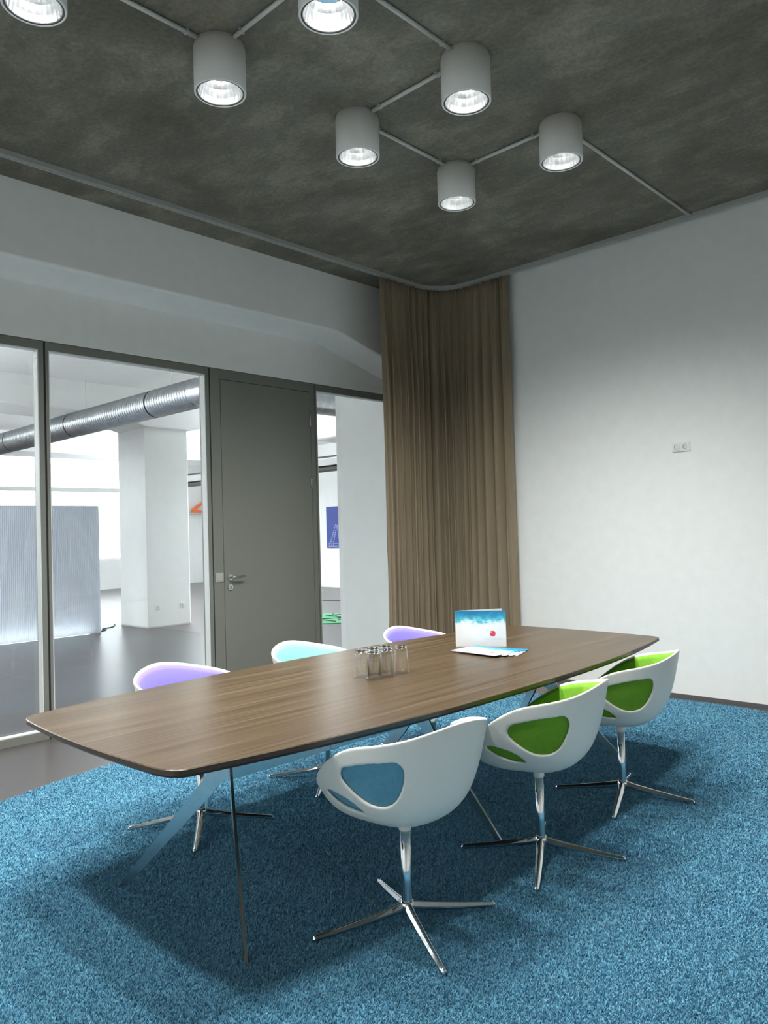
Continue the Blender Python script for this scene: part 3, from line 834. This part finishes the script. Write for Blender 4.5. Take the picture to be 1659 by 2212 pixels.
# beams along y over the column lines
S_('trim_4', beam_mesh(-5.45, -6.35, [(YB, 3.385), (5.5, 3.385), (5.7, 3.37), (6.27, 3.22), (7.07, 3.22), (7.6, 3.36), (7.8, 3.385), (13.8, 3.385)], GC, .02), M['wall_white'])
S_('trim_5', beam_mesh(-11.3, -12.2, [(YB, 3.385), (13.8, 3.385)], GC, .02), M['wall_white'])
def column(name, x0, x1, y0, y1, label):
    c = .03
    pts = [(x0 + c, y0), (x1 - c * .2, y0), (x1, y0 + c * .2), (x1, y1 - c), (x1 - c, y1), (x0 + c, y1), (x0, y1 - c), (x0, y0 + c)]
    r = empty(name, ((x0 + x1) / 2, (y0 + y1) / 2, 0), label=label, cat='column')
    ox, oy = (x0 + x1) / 2, (y0 + y1) / 2
    MB().prism([(x - ox, y - oy) for x, y in pts], 'z', 0, GC).build('shaft', M['wall_white'], r)
    MB().prism([((x - ox) * 1.004, (y - oy) * 1.004) for x, y in pts], 'z', 0, .02).build('foot_joint', M['lum_side'], r)
    return r
column('column', -6.45, -5.55, 6.27, 7.07, 'white square concrete column standing behind the wide glass panel')
column('column', -1.07, -.24, 6.27, 7.07, 'white column close behind the narrow glass panel beside the curtain')
socket_plate('wall_socket', (-5.55, 6.45, .325), 'x', 1, 'left white power socket low on the far column')
socket_plate('wall_socket', (-5.55, 6.90, .325), 'x', 1, 'right white power socket low on the far column')

# spiral duct: along x, elbow, then along y
def duct():
    r0, zd, yd = .175, 3.2, 5.22; er = .42; xe = -2.35
    path = [(x, yd, zd) for x in np.arange(-15.2, xe, .012)]
    for k in range(0, 19):
        a = -PI / 2 + PI / 2 * k / 18; path.append((xe + er * math.cos(a), yd + er + er * math.sin(a), zd))
    n1 = len(path)
    path += [(xe + er, y, zd) for y in np.arange(yd + er + .03, 13.75, .03)]
    rad = []
    for i, p in enumerate(path):
        rad.append(r0 + (.008 if (i % 5 == 0 and i < n1) else 0))
    r = empty('ventilation_duct', (-8, yd, zd), label='spiral galvanised ventilation duct hanging under the gallery ceiling', cat='duct')
    mb = MB(); mb.tube([(p[0] + 8, p[1] - yd, p[2] - zd) for p in path], rad, 40); mb.build('pipe', M['duct'], r)
    for x in (-3.35, -5.75, -8.15, -10.5):
        q = MB(); q.tube([(x + 8 - .012, 0, 0), (x + 8 + .012, 0, 0)], r0 + .006, 40); q.build('joint_ring', M['rubber'], r)
        w = MB(); w.tube([(x + 8 + .4, 0, r0), (x + 8 + .4, 0, GC - zd)], .004, 6); w.build('hanger', M['steel'], r)
    for y in (6.35, 6.45, 9.0):
        q = MB(); q.tube([(xe + er + 8, y - yd - .012, 0), (xe + er + 8, y - yd + .012, 0)], r0 + .006, 40); q.build('joint_ring', M['rubber'], r)
duct()

# translucent pleated partition
def softwall():
    y0, y1, xc, t, H = 1.2, 5.56, -5.86, .22, 1.965
    L = y1 - y0; n = int(L / .028); ring = []
    for i in range(n * 2 + 1): ring.append((xc + t / 2 + (.012 if i % 2 else -.006), y0 + L * i / (2 * n)))
    for k in range(1, 8): a = PI / 2 - PI * k / 8; ring.append((xc + t / 2 * math.sin(a) , y1 + .05 * math.cos(a)))
    for i in range(n * 2, -1, -1): ring.append((xc - t / 2 - (.012 if i % 2 else -.006), y0 + L * i / (2 * n)))
    mb = MB(); m = len(ring)
    for z in (.004, H): mb.v += [(x, y, z) for x, y in ring]
    for i in range(m): j = (i + 1) % m; mb.f.append((i, j, m + j, m + i)); mb.sm.append(False)
    mb.f.append(tuple(m + i for i in range(m))); mb.sm.append(False)
    o = mb.build('pleated_partition', M['soft'], label='free-standing white translucent pleated partition in the gallery, left', cat='partition')
    MB().box(xc - .02, xc + .02, y0 + .1, y1 - .12, .012, .03).build('light_strip', M['led'], o)
softwall()

# suspended luminaire in the gallery, one seen past the door and one added out of view
def luminaire(x0, x1, y, z, label):
    cx, L = (x0 + x1) / 2, x1 - x0
    r = empty('pendant_luminaire', (cx, y, z), label=label, cat='luminaire', group='long gallery luminaires')
    MB().box(-L / 2, L / 2, -.16, .16, -.02, .10).build('housing', M['lum_side'], r, bevel=.004)
    MB().box(-L / 2, L / 2, -.17, .17, -.10, -.05).build('louvre', M['lum_dark'], r)
    MB().box(-L / 2, L / 2, -.03, .03, -.05, -.02).build('spine', M['lum_dark'], r)
    MB().box(-L / 2, L / 2, -.165, -.15, .12, .15).build('upper_lip', M['lum_dark'], r)
    k = 0
    for sx in np.linspace(-L / 2 + .6, L / 2 - .6, 4):
        for s in (-1, 1):
            MB().tube([(sx, s * .13, .10), (sx + s * .06, 0, GC - z)], .004, 6).build('hanger', M['can'], r)
    for dz, rx, e in ((.17, PI, 1.0), (-.115, 0, .55)):
        ld = bpy.data.lights.new('luminaire_light', 'AREA'); ld.shape = 'RECTANGLE'; ld.size = L - .2; ld.size_y = .22; ld.energy = GAL_W * e; ld.color = (.90, .95, 1.0)
        lo = link(bpy.data.objects.new('luminaire_light', ld), r); lo.location = (0, 0, dz); lo.rotation_euler = (rx, 0, 0)
luminaire(-11.0, -2.6, 9.45, 2.68, 'long suspended grey luminaire seen past the grey door')
luminaire(-11.0, -2.2, 1.0, 2.68, 'unseen long grey luminaire added to light the near part of the gallery')  # extra lamp out of view, added for its light

# art and floor pieces
pc = empty('wall_picture', (-9.56, 13.8, 1.05), label='tall blue picture with a pale lattice drawing on the gallery wall', cat='picture')
PWd, PHt = .95, 1.085
MB().box(0, PWd, -.03, 0, 0, PHt).build('panel', M['blue_print'], pc)
ln = MB()
def seg(a, b, w=.007):
    a = Vector(a); b = Vector(b); d = (b - a).normalized(); q = Vector((-d.y, d.x)) * w
    P = [a + q, a - q, b - q, b + q]; ln.prism([(p.x, p.y) for p in P], 'y', -.033, -.0305)
ax, ay = .36, .62
for s0, s1 in (((.10, .04), (ax, ay)), ((.24, .04), (ax + .05, ay - .02)), ((.62, .04), (ax + .10, ay)), ((.50, .04), (ax + .06, ay - .04)), ((.06, .04), (.70, .04)), ((.06, .10), (.70, .12))): seg(s0, s1)
for t in np.linspace(.12, .95, 9):
    l = (.10 + (ax - .10) * t, .04 + (ay - .04) * t); r_ = (.24 + (ax + .05 - .24) * t, .04 + (ay - .06) * t); seg(l, r_, .005)
    l2 = (.62 + (ax + .10 - .62) * t, .04 + (ay - .04) * t); r2 = (.50 + (ax + .06 - .50) * t, .04 + (ay - .08) * t); seg(l2, r2, .005)
for k in range(7): seg((.10 + k * .085, .04), (.12 + k * .08, .16), .005)
ln.build('drawing', M['white_line'], pc)
oa = empty('orange_artwork', (-15.29, 13.5, 2.16), label='orange angular artwork on a narrow shelf at the far gallery wall', cat='artwork')
MB().box(0, .16, -.3, .3, 0, .03).build('shelf', M['lum_side'], oa)
MB().prism([(-.26, .03), (.26, .03), (.26, .08), (-.12, .13), (.26, .38), (.26, .46), (-.26, .14)], 'x', .04, .10).build('shape', M['orange'], oa)
rg = empty('rug', (-3.95, 8.75, 0), math.radians(-45), label='green rug with black line drawing on the gallery floor', cat='rug')
MB().box(-.75, .75, -.62, .62, 0, .012).build('mat', M['green_rug'], rg)
dl = MB()
for path in ([(-.6, .3), (-.3, -.1), (0, .25), (.2, -.2), (.55, .1)], [(-.5, -.4), (-.1, -.45), (.1, -.1), (.35, -.35), (.6, -.4)], [(-.2, .5), (.1, .1), (.3, .45), (.05, .3)], [(-.65, 0), (-.2, .1), (.3, .15), (.65, .35)]):
    dl.tube([(x, y, .014) for x, y in path], .011, 6)
dl.build('line_drawing', M['black'], rg)
def cable(pts, label, mat):
    P = spline([(*p,) for p in pts] , 6)[:(len(pts) - 1) * 6 + 1] if len(pts) > 2 else np.array(pts)
    MB().tube([(x, y, .008) for x, y in P], .008, 6).build('floor_cable', mat, label=label, cat='cable')
cable([(-5.9, 5.62), (-5.98, 5.78), (-6.15, 5.80), (-6.25, 6.0), (-6.38, 6.12), (-6.55, 6.2)], 'thin dark cable on the floor between pleated partition and column', M['cable'])
cable([(-9.2, 13.2), (-7.2, 11.2), (-6.3, 11.2), (-6.8, 11.9), (-6.0, 11.8), (-5.0, 11.0)], 'thin cable lying on the gallery floor behind the green rug', M['cable'])
